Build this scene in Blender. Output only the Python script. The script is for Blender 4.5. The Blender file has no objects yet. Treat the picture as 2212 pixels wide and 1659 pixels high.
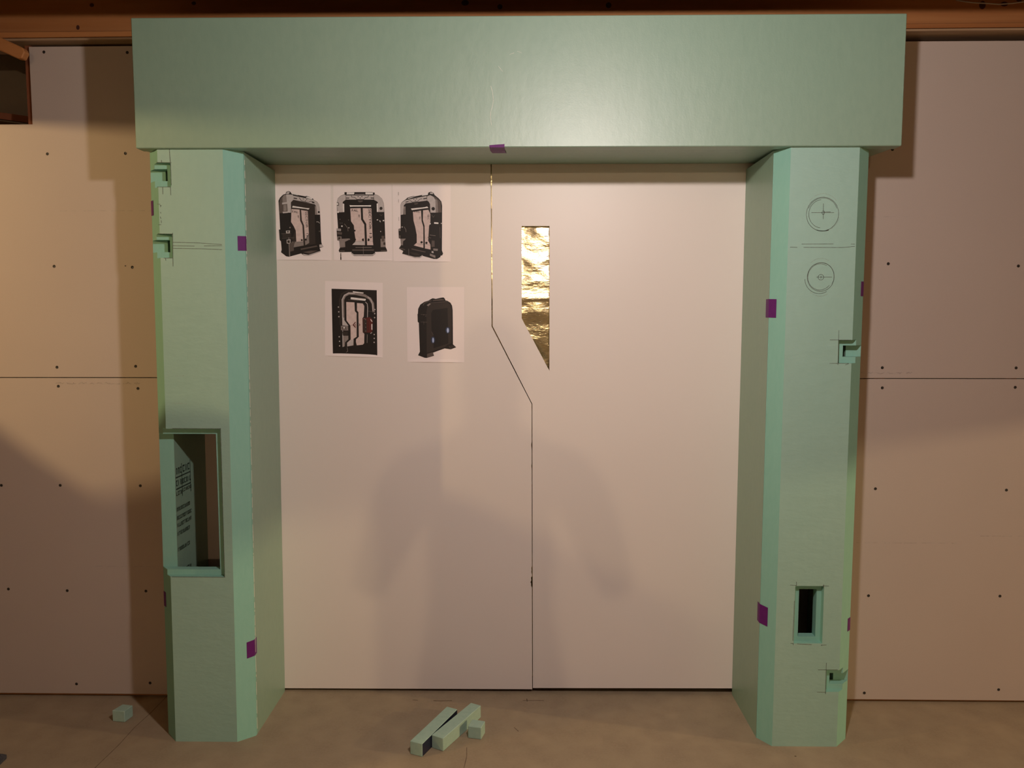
import bpy, bmesh, math, random
from mathutils import Vector, Matrix
random.seed(7)
scene = bpy.context.scene
COL = scene.collection

# ------------------------------------------------------------------ camera
cam_d = bpy.data.cameras.new('camera')
cam_d.sensor_width = 36.0
cam_d.lens = 1659.6 / 2212 * 36.0
cam_d.clip_start = 0.05
cam = bpy.data.objects.new('camera', cam_d)
COL.objects.link(cam)
cam.location = (0.0, -2.8229, 1.4425)
cam.rotation_euler = (math.pi / 2 - 0.0822, 0.0, 0.0146)
scene.camera = cam

# ------------------------------------------------------------------ world
world = bpy.data.worlds.new('basement_world')
scene.world = world
world.use_nodes = True
world.node_tree.nodes['Background'].inputs[0].default_value = (1.0, 0.72, 0.45, 1)
world.node_tree.nodes['Background'].inputs[1].default_value = 0.0

# ------------------------------------------------------------------ lamps of the basement (bare bulbs)
def bulb(name, loc, watts, col, r):
    d = bpy.data.lights.new(name, 'POINT')
    d.energy = watts
    d.color = col
    d.shadow_soft_size = r
    o = bpy.data.objects.new(name, d)
    COL.objects.link(o)
    o.location = loc
    return o
def downward(o, base, gain):
    """LED bulb with its cap up: it gives less light sideways and upwards than down"""
    d = o.data; d.use_nodes = True; nt = d.node_tree; N = nt.nodes
    em = N['Emission']; tc = N.new('ShaderNodeTexCoord'); sx = N.new('ShaderNodeSeparateXYZ')
    ma = N.new('ShaderNodeMath'); ma.operation = 'MULTIPLY_ADD'; ma.inputs[1].default_value = -gain; ma.inputs[2].default_value = base
    mx = N.new('ShaderNodeMath'); mx.operation = 'MAXIMUM'; mx.inputs[1].default_value = .15
    nt.links.new(tc.outputs['Normal'], sx.inputs[0]); nt.links.new(sx.outputs['Z'], ma.inputs[0]); nt.links.new(ma.outputs[0], mx.inputs[0]); nt.links.new(mx.outputs[0], em.inputs['Strength'])
downward(bulb('main_bulb_offscreen', (0.285, -1.767, 2.19), 79, (1.0, 0.875, 0.83), 0.036), .91, .13)
bulb('left_bulb_offscreen', (-3.0, -1.42, 2.147), 88, (1.0, 0.69, 0.33), 0.022)
bulb('right_bulb_offscreen', (8.6, -2.30, 2.0), 900, (1.0, 0.73, 0.40), 0.06)
bulb('rear_bulb_offscreen', (.17, -7.8, 2.2), 135, (1.0, .72, .44), .05)

vs = scene.view_settings
scene.display_settings.display_device = 'sRGB'
vs.view_transform = 'Standard'
vs.look = 'None'
vs.gamma = 1.0
vs.use_curve_mapping = False
vs.exposure = 0.0

# ------------------------------------------------------------------ helpers
def tag(o, label=None, cat=None, group=None, kind=None):
    if label: o['label'] = label
    if cat: o['category'] = cat
    if group: o['group'] = group
    if kind: o['kind'] = kind
    return o

def empty(name, loc=(0, 0, 0), parent=None):
    o = bpy.data.objects.new(name, None)
    COL.objects.link(o)
    o.empty_display_size = 0.1
    o.location = loc
    if parent: o.parent = parent
    return o

def link(name, me, mats, parent=None, loc=(0, 0, 0)):
    o = bpy.data.objects.new(name, me)
    COL.objects.link(o)
    if not isinstance(mats, (list, tuple)): mats = [mats]
    if not me.materials:
        for m in mats: me.materials.append(m)
    o.location = loc
    if parent is not None:
        o.parent = parent
        o.matrix_parent_inverse = Matrix.Translation(-Vector(parent_world(parent)))
    return o

def parent_world(p):
    v = Vector(p.location)
    q = p.parent
    if q is not None:
        v = v + Vector(parent_world(q)) + p.matrix_parent_inverse.translation
    return v

def mesh(name, verts, faces):
    me = bpy.data.meshes.new(name)
    me.from_pydata([tuple(v) for v in verts], [], faces)
    me.update()
    return me

def bm_mesh(name, bm):
    bmesh.ops.recalc_face_normals(bm, faces=bm.faces[:])
    me = bpy.data.meshes.new(name)
    bm.to_mesh(me)
    bm.free()
    return me

def bm_box(bm, x0, x1, y0, y1, z0, z1):
    v = [bm.verts.new(p) for p in ((x0, y0, z0), (x1, y0, z0), (x1, y1, z0), (x0, y1, z0),
                                   (x0, y0, z1), (x1, y0, z1), (x1, y1, z1), (x0, y1, z1))]
    for f in ((3, 2, 1, 0), (4, 5, 6, 7), (0, 1, 5, 4), (1, 2, 6, 5), (2, 3, 7, 6), (3, 0, 4, 7)):
        bm.faces.new([v[i] for i in f])
    return v

def bevel(bm, w, seg=1):
    if w > 0:
        bmesh.ops.bevel(bm, geom=bm.edges[:], offset=w, segments=seg, affect='EDGES', profile=0.5)

def box(name, x0, x1, y0, y1, z0, z1, mats, parent=None, bev=0.0, seg=1):
    bm = bmesh.new()
    bm_box(bm, x0, x1, y0, y1, z0, z1)
    bevel(bm, bev, seg)
    return link(name, bm_mesh(name, bm), mats, parent)

def prism_z(name, plan, z0, z1, mats, parent=None, shift=0.0, bev=0.0):
    """vertical prism over plan [(x,y)], its top moved sideways by shift"""
    bm = bmesh.new()
    a = [bm.verts.new((x + shift * z0 / 2, y, z0)) for x, y in plan]
    b = [bm.verts.new((x + shift * z1 / 2, y, z1)) for x, y in plan]
    n = len(plan)
    bm.faces.new(a); bm.faces.new(b)
    for i in range(n): bm.faces.new((a[i], a[(i + 1) % n], b[(i + 1) % n], b[i]))
    bmesh.ops.recalc_face_normals(bm, faces=bm.faces[:])
    bevel(bm, bev)
    return link(name, bm_mesh(name, bm), mats, parent)

def prism_y(name, prof, y0, y1, mats, parent=None, bev=0.0, hole=None):
    """slab with outline prof [(x,z)] between y0 (front) and y1; one optional hole"""
    bm = bmesh.new()
    loops = []
    for pr in [prof] + ([hole] if hole else []):
        loops.append(([bm.verts.new((x, y0, z)) for x, z in pr], [bm.verts.new((x, y1, z)) for x, z in pr]))
    for k in (0, 1):
        if hole:
            es = []
            for l in loops:
                ring = l[k]
                for i in range(len(ring)):
                    es.append(bm.edges.new((ring[i], ring[(i + 1) % len(ring)])))
            bmesh.ops.triangle_fill(bm, use_beauty=True, use_dissolve=False, edges=es)
        else:
            bm.faces.new(loops[0][k])
    for a, b in loops:
        n = len(a)
        for i in range(n): bm.faces.new((a[i], a[(i + 1) % n], b[(i + 1) % n], b[i]))
    bmesh.ops.recalc_face_normals(bm, faces=bm.faces[:])
    if bev: bevel(bm, bev)
    return link(name, bm_mesh(name, bm), mats, parent)

def tube_mesh(name, pts, r, n=8):
    bm = bmesh.new()
    rings = []
    P = [Vector(p) for p in pts]
    for i, p in enumerate(P):
        t = (P[min(i + 1, len(P) - 1)] - P[max(i - 1, 0)]).normalized()
        up = Vector((0, 0, 1)) if abs(t.z) < .9 else Vector((1, 0, 0))
        a = t.cross(up).normalized(); b = t.cross(a).normalized()
        rings.append([bm.verts.new(p + a * r * math.cos(2 * math.pi * k / n) + b * r * math.sin(2 * math.pi * k / n)) for k in range(n)])
    for i in range(len(rings) - 1):
        for k in range(n):
            bm.faces.new((rings[i][k], rings[i][(k + 1) % n], rings[i + 1][(k + 1) % n], rings[i + 1][k]))
    bm.faces.new(rings[0]); bm.faces.new(rings[-1])
    me = bm_mesh(name, bm)
    for p in me.polygons: p.use_smooth = True
    return me

def ribbons(name, strokes, y, w, mats, parent, th=0.0004):
    """drawn lines: each stroke [(x,z)...] becomes a thin raised line on the plane y"""
    bm = bmesh.new()
    for s in strokes:
        ww = w
        if isinstance(s, tuple) and isinstance(s[1], float) and isinstance(s[0], list): s, ww = s
        for (x0, z0), (x1, z1) in zip(s[:-1], s[1:]):
            d = Vector((x1 - x0, z1 - z0)); L = d.length
            if L < 1e-6: continue
            d /= L; nrm = Vector((-d.y, d.x)) * ww / 2; e = d * ww * .3
            q = [(x0 - e.x + nrm.x, z0 - e.y + nrm.y), (x1 + e.x + nrm.x, z1 + e.y + nrm.y),
                 (x1 + e.x - nrm.x, z1 + e.y - nrm.y), (x0 - e.x - nrm.x, z0 - e.y - nrm.y)]
            f = [bm.verts.new((a, y - th, b)) for a, b in q]
            g = [bm.verts.new((a, y + .0002, b)) for a, b in q]
            bm.faces.new(f)
            for i in range(4): bm.faces.new((f[i], g[i], g[(i + 1) % 4], f[(i + 1) % 4]))
    return link(name, bm_mesh(name, bm), mats, parent)

def cut(o, boxes):
    """boolean the boxes out of o and bake the result"""
    tmp = []
    for b in boxes:
        bm = bmesh.new(); bm_box(bm, *b)
        c = bpy.data.objects.new('cutter', bm_mesh('cutter', bm)); COL.objects.link(c)
        m = o.modifiers.new('cut', 'BOOLEAN'); m.operation = 'DIFFERENCE'; m.solver = 'EXACT'; m.object = c
        tmp.append(c)
    bpy.context.view_layer.update()
    dg = bpy.context.evaluated_depsgraph_get()
    me = bpy.data.meshes.new_from_object(o.evaluated_get(dg))
    old = o.data
    o.modifiers.clear()
    o.data = me
    bpy.data.meshes.remove(old)
    for c in tmp:
        d = c.data
        bpy.data.objects.remove(c); bpy.data.meshes.remove(d)
    return o

# ------------------------------------------------------------------ materials
def mat(name, col, rough=0.6, metal=0.0, spec=0.5, noise=None, bump=None, coords='Object', ior=1.5):
    """noise = (scale, second colour, amount, detail, stretch); bump = (scale, strength, distance, stretch)"""
    m = bpy.data.materials.new(name); m.use_nodes = True
    nt = m.node_tree; N = nt.nodes; b = N['Principled BSDF']
    b.inputs['Base Color'].default_value = (*col, 1)
    b.inputs['Roughness'].default_value = rough
    b.inputs['Metallic'].default_value = metal
    b.inputs['Specular IOR Level'].default_value = spec
    b.inputs['IOR'].default_value = ior
    tc = N.new('ShaderNodeTexCoord')
    def stretched(s):
        if not s: return tc.outputs[coords]
        mp = N.new('ShaderNodeMapping'); mp.inputs['Scale'].default_value = s
        nt.links.new(tc.outputs[coords], mp.inputs[0]); return mp.outputs[0]
    if noise:
        layers = noise if isinstance(noise, list) else [noise]
        prev = None
        for sc, c2, amt, det, st in layers:
            t = N.new('ShaderNodeTexNoise'); t.inputs['Scale'].default_value = sc; t.inputs['Detail'].default_value = det
            nt.links.new(stretched(st), t.inputs['Vector'])
            r = N.new('ShaderNodeMapRange'); r.inputs[1].default_value = .35; r.inputs[2].default_value = .68
            r.inputs[3].default_value = 0; r.inputs[4].default_value = amt
            nt.links.new(t.outputs[0], r.inputs[0])
            x = N.new('ShaderNodeMix'); x.data_type = 'RGBA'
            x.inputs[6].default_value = (*col, 1); x.inputs[7].default_value = (*c2, 1)
            nt.links.new(r.outputs[0], x.inputs[0])
            if prev: nt.links.new(prev, x.inputs[6])
            prev = x.outputs[2]
        nt.links.new(prev, b.inputs['Base Color'])
    if bump:
        layers = bump if isinstance(bump, list) else [bump]
        prev = None
        for sc, stg, dist, st in layers:
            t = N.new('ShaderNodeTexNoise'); t.inputs['Scale'].default_value = sc; t.inputs['Detail'].default_value = 4
            nt.links.new(stretched(st), t.inputs['Vector'])
            u = N.new('ShaderNodeBump'); u.inputs['Strength'].default_value = stg; u.inputs['Distance'].default_value = dist
            nt.links.new(t.outputs[0], u.inputs['Height'])
            if prev: nt.links.new(prev, u.inputs['Normal'])
            prev = u.outputs[0]
        nt.links.new(prev, b.inputs['Normal'])
    return m

M = {}
M['skin'] = mat('foam_skin', (.222, .355, .268), .46, spec=.5, ior=1.9,
                noise=[(3.0, (.258, .38, .287), .55, 3, (1, 1, .35)), (60, (.19, .315, .24), .35, 3, (1, 1, .5))],
                bump=[(22, .22, .003, (1, 1, .3)), (60, .2, .0015, (1, 1, .5)), (260, .25, .0006, None)])
M['skin2'] = mat('foam_skin_hazy', (.25, .455, .39), .50, spec=.5, ior=2.15,
                 noise=[(3.0, (.31, .50, .42), .55, 3, (1, 1, .35)), (60, (.24, .43, .365), .35, 3, (1, 1, .5))],
                 bump=[(34, .45, .003, (.45, 1, 1)), (110, .3, .001, (.5, 1, 1)), (300, .25, .0006, None)])
M['cut'] = mat('foam_cut_face', (.23, .47, .39), .75, spec=.25,
               noise=(90, (.27, .51, .43), .3, 3, (1, 1, .3)), bump=(420, .3, .0006, None))
M['drywall'] = mat('drywall_paper', (.465, .39, .345), .85, spec=.2,
                   noise=[(2.2, (.49, .415, .365), .6, 3, None), (300, (.42, .355, .31), .25, 2, None)], bump=(500, .12, .0004, None))
M['gypsum'] = mat('gypsum_edge', (.55, .52, .48), .9, noise=(80, (.42, .36, .3), .6, 3, None))
M['door'] = mat('white_hardboard', (.79, .735, .70), .42, spec=.42,
                noise=(1.4, (.765, .71, .675), .8, 2, None), bump=(7, .05, .003, None))
M['paper'] = mat('printer_paper', (.88, .80, .785), .6, spec=.3)
M['concrete'] = mat('concrete_floor', (.32, .255, .165), .62, spec=.35,
                    noise=[(2.6, (.38, .30, .195), .8, 6, (1, 1.6, 1)), (11, (.22, .165, .11), .5, 5, None), (120, (.34, .27, .19), .5, 2, None)],
                    bump=[(60, .12, .003, None), (6, .08, .01, None)])
M['wood'] = mat('pine_lumber', (.46, .19, .06), .6, spec=.3,
                noise=[(7, (.30, .11, .035), .9, 5, (.08, 1, 1)), (40, (.5, .24, .09), .4, 3, (.05, 1, 1))], bump=(60, .2, .002, (.06, 1, 1)))
M['joist'] = mat('old_joist_lumber', (.22, .075, .035), .7, spec=.2,
                 noise=[(6, (.15, .05, .022), .9, 5, (.08, 1, 1))], bump=(50, .2, .002, (.06, 1, 1)))
M['strip'] = mat('pale_sill_strip', (.36, .24, .14), .7, noise=(30, (.22, .13, .07), .8, 4, (.1, 1, 1)))
M['darkwood'] = mat('dark_treated_wood', (.028, .02, .012), .8, noise=(20, (.045, .03, .018), .7, 4, (.1, 1, 1)))
M['knot'] = mat('wood_knot', (.05, .012, .006), .7, noise=(50, (.09, .025, .01), .7, 3, None))
M['screw'] = mat('black_phosphate_screw', (.012, .010, .009), .5, noise=(200, (.03, .025, .02), .5, 2, None))
M['pencil'] = mat('pencil_line', (.05, .055, .045), .7, noise=(220, (.16, .18, .15), .75, 3, None))
M['faint'] = mat('faint_pencil_line', (.33, .285, .25), .8, noise=(60, (.46, .40, .365), 1.0, 3, None))
M['faintfoam'] = mat('faint_pencil_on_foam', (.28, .35, .30), .7, noise=(150, (.45, .56, .5), .8, 3, None))
M['scratch'] = mat('pale_scratch', (.66, .66, .58), .7, noise=(90, (.5, .58, .5), .7, 3, None))
M['purple'] = mat('purple_tape', (.10, .006, .125), .55, spec=.3, noise=(70, (.13, .01, .155), .5, 3, None), bump=(160, .15, .0006, None))
M['plastic'] = mat('grey_cable_sheath', (.45, .42, .38), .5, noise=(40, (.38, .35, .31), .5, 2, None))
M['navy'] = mat('dark_blue_film', (.010, .012, .035), .35, noise=(40, (.02, .02, .05), .5, 2, None))
M['cloth'] = mat('dark_grey_cloth', (.035, .035, .045), .95, noise=(150, (.07, .07, .08), .7, 3, None), bump=(400, .6, .002, None))
M['block'] = mat('basement_block_wall', (.30, .25, .20), .85, noise=(5, (.24, .2, .155), .8, 4, None), bump=(80, .3, .004, None))
M['subfloor'] = mat('osb_subfloor', (.26, .16, .08), .8, noise=(18, (.34, .22, .11), .8, 5, (1, .4, 1)))
M['duct'] = mat('galvanised_duct', (.5, .5, .5), .4, metal=.9, noise=(14, (.6, .6, .6), .7, 3, None))
M['card'] = mat('brown_cardboard', (.32, .2, .11), .8, noise=(30, (.28, .17, .09), .6, 3, None))

# gold foil: metallic, creased
def foil_mat():
    m = bpy.data.materials.new('gold_foil'); m.use_nodes = True
    nt = m.node_tree; N = nt.nodes; b = N['Principled BSDF']
    b.inputs['Base Color'].default_value = (.74, .67, .44, 1); b.inputs['Metallic'].default_value = 1.0
    b.inputs['Roughness'].default_value = .21
    tc = N.new('ShaderNodeTexCoord'); prev = None
    for sc, st, stg, dist in ((9, (1, 1, 2.2), .5, .010), (42, (.55, 1, 1.6), .55, .003), (160, (.4, 1, 1.5), .35, .0012)):
        mp = N.new('ShaderNodeMapping'); mp.inputs['Scale'].default_value = st; mp.inputs['Rotation'].default_value = (0, .35, 0)
        t = N.new('ShaderNodeTexNoise'); t.noise_type = 'RIDGED_MULTIFRACTAL' if sc == 9 else 'FBM'
        t.inputs['Scale'].default_value = sc; t.inputs['Detail'].default_value = 3
        nt.links.new(tc.outputs['Object'], mp.inputs[0]); nt.links.new(mp.outputs[0], t.inputs['Vector'])
        u = N.new('ShaderNodeBump'); u.inputs['Strength'].default_value = stg; u.inputs['Distance'].default_value = dist
        nt.links.new(t.outputs[0], u.inputs['Height'])
        if prev: nt.links.new(prev, u.inputs['Normal'])
        prev = u.outputs[0]
    nt.links.new(prev, b.inputs['Normal'])
    return m
M['foil'] = foil_mat()
# inks of the printed pictures
def ink(name, c, c2=None): return mat(name, c, .5, spec=.35, noise=(90, c2 or tuple(v * .8 + .004 for v in c), .6, 2, None))
INK = dict(K=ink('ink_black', (.012, .009, .008)), D=ink('ink_charcoal', (.035, .026, .022)), G=ink('ink_dark_grey', (.11, .085, .075)),
           M=ink('ink_mid_grey', (.27, .23, .215)), L=ink('ink_light_grey', (.55, .50, .49)), P=ink('ink_pinkish_grey', (.70, .56, .53)),
           W=ink('ink_white', (.86, .82, .80)), R=ink('ink_dark_red', (.11, .018, .014)), B=ink('ink_pale_blue', (.42, .52, .80)), N=ink('ink_deep_blue', (.03, .045, .09)))
INKS = list(INK.keys())

# ------------------------------------------------------------------ the room
DP, DH, ZT, ZH, YD = .3068, .321, 1.9942, 2.3986, .0584
OX0, OX1 = -.984, .865            # doorway cut in the drywall
ZTOP = 2.425

def floor_build():
    f = box('floor', -5.6, 10.2, -9.2, .35, -.12, 0, M['concrete'])
    tag(f, 'tan bare concrete basement floor with stains and hairline cracks', kind='structure')
    bm = bmesh.new()
    def line(pts, w):
        for (x0, y0), (x1, y1) in zip(pts[:-1], pts[1:]):
            d = Vector((x1 - x0, y1 - y0)).normalized(); n = Vector((-d.y, d.x)) * w / 2
            vv = [bm.verts.new((a, b, .0004)) for a, b in ((x0 + n.x, y0 + n.y), (x1 + n.x, y1 + n.y), (x1 - n.x, y1 - n.y), (x0 - n.x, y0 - n.y))]
            bm.faces.new(vv)
    line([(-1.385, -.60), (-1.384, -.46), (-1.378, -.33), (-1.381, -.22), (-1.373, -.12), (-1.371, .02)], .0022)
    line([(-.34, -.0105), (-.31, -.012), (-.27, -.009)], .004)
    line([(.08, -.004), (.06, -.002), (.0, -.004)], .003)
    line([(.015, .01), (.017, -.012)], .003)
    line([(-.19, -.33), (-.186, -.38), (-.19, -.45)], .0018)
    line([(-.03, -.20), (-.015, -.225)], .0025)
    line([(-.42, -.006), (-.40, -.008)], .003)
    line([(.903, -.367), (.909, -.367)], .006)
    crack = link('crack', bm_mesh('crack', bm), mat('crack_dirt', (.09, .055, .03), .9, noise=(40, (.2, .14, .09), .7, 3, None)), f)
    return f
floor_build()

back = empty('wall_back'); tag(back, 'unpainted drywall sheets screwed to basement studs behind the green foam gateway', kind='structure')
def sheet(name, prof):
    return prism_y(name, prof, 0, .0127, M['drywall'], back, bev=.0012)
G0, S0, S1 = .012, 1.2302, 1.2328
sh_lu = sheet('drywall_sheet', [(-1.7775, S1), (OX0, S1), (OX0, ZTOP), (-1.7769, ZTOP - .002), (-1.7775, 2.1511), (-3.9, 2.1511), (-3.9, S1)])
sh_lb = sheet('drywall_sheet', [(-3.9, G0 + .003), (OX0, G0), (OX0, S0), (-3.9, S0)])
sh_ru = sheet('drywall_sheet', [(OX1, S1), (3.9, S1), (3.9, ZTOP + .004), (OX1, ZTOP)])
sh_rb = sheet('drywall_sheet', [(OX1, G0), (3.9, G0 - .003), (3.9, S0), (OX1, S0)])
sh_c = sheet('drywall_sheet', [(OX0 + .002, 2.09), (OX1 - .002, 2.09), (OX1 - .002, ZTOP), (OX0 + .002, ZTOP)])

def screw_mesh():
    bm = bmesh.new()
    n = 10; prof = [(.0001, -.0012), (.0018, -.0009), (.0021, -.0003), (.0047, -.0009), (.0056, -.0002), (.0058, .001)]
    rings = [[bm.verts.new((r * math.cos(2 * math.pi * k / n), y, r * math.sin(2 * math.pi * k / n))) for k in range(n)] for r, y in prof]
    for i in range(len(rings) - 1):
        for k in range(n): bm.faces.new((rings[i][k], rings[i][(k + 1) % n], rings[i + 1][(k + 1) % n], rings[i + 1][k]))
    bm.faces.new(rings[0])
    me = bm_mesh('screw', bm); me.materials.append(M['screw']); return me
SM = screw_mesh()
def screws(par, pts):
    for x, z in pts: link('screw', SM, M['screw'], par, (x, 0, z))
screws(sh_lu, [(-1.7226, 2.4041), (-1.4212, 2.4011), (-1.7278, 2.046), (-1.4425, 2.0468), (-1.7231, 1.6414), (-1.4338, 1.6378), (-1.7309, 1.2702), (-1.4364, 1.2739)])
screws(sh_ru, [(1.3177, 2.0521), (1.3192, 1.6476), (1.7854, 1.639), (1.3125, 1.2713), (1.7969, 1.271)])
screws(sh_lb, [(-1.7291, 1.1994), (-1.4311, 1.1913), (-1.9636, .8248), (-1.7403, .8255), (-1.437, .8248), (-1.9588, .4243), (-1.7333, .4192), (-1.4318, .4191), (-1.7149, .0515), (-1.4299, .0573)])
screws(sh_rb, [(1.3154, 1.1974), (1.7974, 1.1999), (1.3048, .8223), (1.7856, .8188), (1.2947, .4156), (1.7828, .4166), (1.2935, .0376), (1.7965, .0542)])
def dashes(x0, x1, z, ns):
    s = []; x = x0
    while x < x1:
        l = random.uniform(.012, .05); s.append([(x, z + random.uniform(-.0006, .0006)), (min(x + l, x1), z + random.uniform(-.0006, .0006))]); x += l + random.uniform(.004, .03)
    return s
def scribble(x0, x1, z):
    s = []; x = x0
    while x < x1:
        w = random.uniform(.012, .035); p = []; xx = x
        while xx < x + w: p.append((xx, z + random.uniform(-.0035, .0035))); xx += .0028
        s.append(p); x += w + .01
    return s
ribbons('pencil_line', dashes(-1.69, -1.36, 1.842, 0) , 0, .0016, M['faint'], sh_lu)
ribbons('pencil_line', dashes(-1.63, -1.38, .515, 0) + scribble(-1.739, -1.427, 1.211), 0, .0013, M['faint'], sh_lb)
ribbons('pencil_line', scribble(1.236, 1.404, 1.2518) + dashes(1.25, 1.38, 1.815, 0), 0, .0013, M['faint'], sh_ru)
ribbons('pencil_line', dashes(1.2425, 1.62, .618, 0) + dashes(1.7, 1.95, .645, 0), 0, .0016, M['faint'], sh_rb)
ribbons('nail_hole', [[(-1.4605, 1.6429), (-1.4580, 1.6429)]], 0, .004, M['screw'], sh_lu)

# framing and cavity behind the drywall
cav = box('wall_cavity', -5.6, 10.2, .30, .34, -.02, 2.69, M['block'], back)
for x in (-3.2, -2.79, -1.02, .90, 1.31, 1.79, 2.2):
    box('stud', x - .019, x + .019, .0127, .105, .036, 2.34, M['wood'], back)
box('bottom_plate', -3.9, OX0 - .06, .018, .105, .0, .036, M['wood'], back)
box('bottom_plate', OX1 + .06, 3.9, .018, .105, .0, .036, M['wood'], back)
box('top_plate', -1.70, 3.9, .0128, .105, 2.34, 2.415, M['wood'], back)
# pocket above the cut-out at the upper left of the drywall
box('pocket_side', -1.80, -1.778, .013, .30, 2.10, 2.44, M['joist'], back)
box('pocket_floor', -2.7, -1.80, .02, .30, 2.09, 2.145, M['joist'], back)
brace = prism_y('brace', [(-2.15, 2.573), (-1.843, 2.4365), (-1.752, 2.3945), (-1.745, 2.380), (-1.757, 2.3585), (-1.775, 2.3595), (-1.845, 2.3915), (-2.15, 2.527)], -.075, -.045, M['wood'], rim_later := empty('trim_2'), bev=.003)
tag(rim_later, 'short sloping lumber brace nailed at the upper corner of the drywall', kind='structure')
bm = bmesh.new(); bm_box(bm, -.25, .10, -.01, .01, -.012, .012)
for v in bm.verts: v.co = Matrix.Rotation(math.radians(8), 4, 'Y') @ v.co + Vector((-1.90, .14, 2.205))
link('brace', bm_mesh('brace', bm), M['joist'], back)

# ceiling: subfloor, joists and the framing over the wall
ceil = box('ceiling', -5.6, 10.2, -9.2, .30, 2.69, 2.72, M['subfloor']); tag(ceil, 'unfinished basement ceiling of open timber joists', kind='structure')
for k in range(21):
    y = -.42 - .406 * k
    box('joist', -5.6, 10.2, y - .019, y + .019, 2.446, 2.69, M['joist'], ceil)
rim = empty('trim_1'); tag(rim, 'orange-brown rim board and plates running above the drywall', kind='structure')
def sloped(name, y0, y1, zl0, zl1, zr0, zr1, m, bev=.0):
    bm = bmesh.new(); X = 3.9
    def at(x, l, r): return l + (r - l) * (x + 1.6) / 3.2
    v = [bm.verts.new(p) for p in ((-X, y0, at(-X, zl0, zr0)), (X, y0, at(X, zl0, zr0)), (X, y1, at(X, zl0, zr0)), (-X, y1, at(-X, zl0, zr0)),
                                   (-X, y0, at(-X, zl1, zr1)), (X, y0, at(X, zl1, zr1)), (X, y1, at(X, zl1, zr1)), (-X, y1, at(-X, zl1, zr1)))]
    for f in ((3, 2, 1, 0), (4, 5, 6, 7), (0, 1, 5, 4), (1, 2, 6, 5), (2, 3, 7, 6), (3, 0, 4, 7)): bm.faces.new([v[i] for i in f])
    bevel(bm, bev)
    return link(name, bm_mesh(name, bm), m, rim)
sloped('sill_strip', -.038, .10, 2.4315, 2.4395, 2.4480, 2.4555, M['strip'], .001)
sloped('plate_board', -.041, .10, 2.4415, 2.4610, 2.4575, 2.4720, M['wood'], .002)
sloped('rim_board', -.034, .10, 2.4615, 2.69, 2.4725, 2.69, M['wood'], .002)
kn = [(1.592, 2.534, .011, .014), (1.667, 2.537, .013, .008), (1.717, 2.550, .009, .006), (-1.161, 2.556, .008, .006), (-1.523, 2.5515, .008, .006), (.297, 2.541, .010, .010), (-.083, 2.538, .009, .009), (-.205, 2.552, .013, .010), (-1.576, 2.476, .006, .008)]
for x, z, rx, rz in kn:
    n = 14; vv = [(x + rx * math.cos(2 * math.pi * i / n), -.0348, z + rz * math.sin(2 * math.pi * i / n)) for i in range(n)]
    ww = [(a, -.033, b) for a, _, b in vv]
    link('knot', mesh('knot', vv + ww, [tuple(range(n))] + [(i, n + i, n + (i + 1) % n, (i + 1) % n) for i in range(n)]), M['knot'], rim)
cab = link('electrical_cable', tube_mesh('electrical_cable', [(1.50, -.034, 2.551), (1.5547, -.042, 2.5392), (1.6024, -.045, 2.5355), (1.6421, -.045, 2.5322), (1.6894, -.045, 2.5354), (1.724, -.045, 2.540), (1.80, -.046, 2.560), (1.9, -.05, 2.60)], .0022), M['plastic'])
tag(cab, 'thin pale cable sagging across the dark rim board', 'cable')

# other walls of the basement (behind the camera)
for nm, a in (('wall_left', (-5.8, -5.6, -9.2, .35, -.1, 2.72)), ('wall_right', (10.2, 10.4, -9.2, .35, -.1, 2.72)), ('wall_rear', (-5.8, 10.4, -9.4, -9.2, -.1, 2.72))):
    tag(box(nm, *a, M['block']), 'painted block basement wall', kind='structure')

# ------------------------------------------------------------------ foam gateway
def skin_faces(o, test, skin='skin'):
    """uncut factory faces take the first material, cut faces the second"""
    me = o.data
    me.materials.clear(); me.materials.append(M[skin]); me.materials.append(M['cut'])
    for p in me.polygons: p.material_index = 0 if test(p.center, p.normal) else 1

TH = .052
def pillar(name, label, x_out, xf_out, xf_in, x_in, c_in, shift, cuts, loc):
    root = empty(name, loc); tag(root, label, 'foam pillar', 'green foam gate pillars')
    s = 1 if x_in > x_out else -1
    fr = prism_z('front_panel', [(x_out, -DP + TH), (xf_out, -DP), (xf_in, -DP), (x_in, -DP + c_in), (x_in, -DP + TH)], 0, ZT, M['skin'], root, shift)
    if cuts: cut(fr, cuts)
    skin_faces(fr, lambda c, n: n.y < -.95 and abs(c.y + DP) < .003, 'skin2')
    a, b = sorted((x_out, x_out + s * .05))
    so = prism_z('side_panel', [(a, -DP + TH + .0006), (b, -DP + TH + .0006), (b, -.0004), (a, -.0004)], 0, ZT, M['skin'], root, shift)
    skin_faces(so, lambda c, n: abs(n.x) > .9)
    a, b = sorted((x_in, x_in - s * .05))
    si = prism_z('side_panel', [(a, -DP + TH + .0006), (b, -DP + TH + .0006), (b, YD - .001), (a, YD - .001)], 0, ZT, M['skin'], root, shift)
    skin_faces(si, lambda c, n: abs(n.x) > .9)
    return root, fr, so, si

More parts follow.
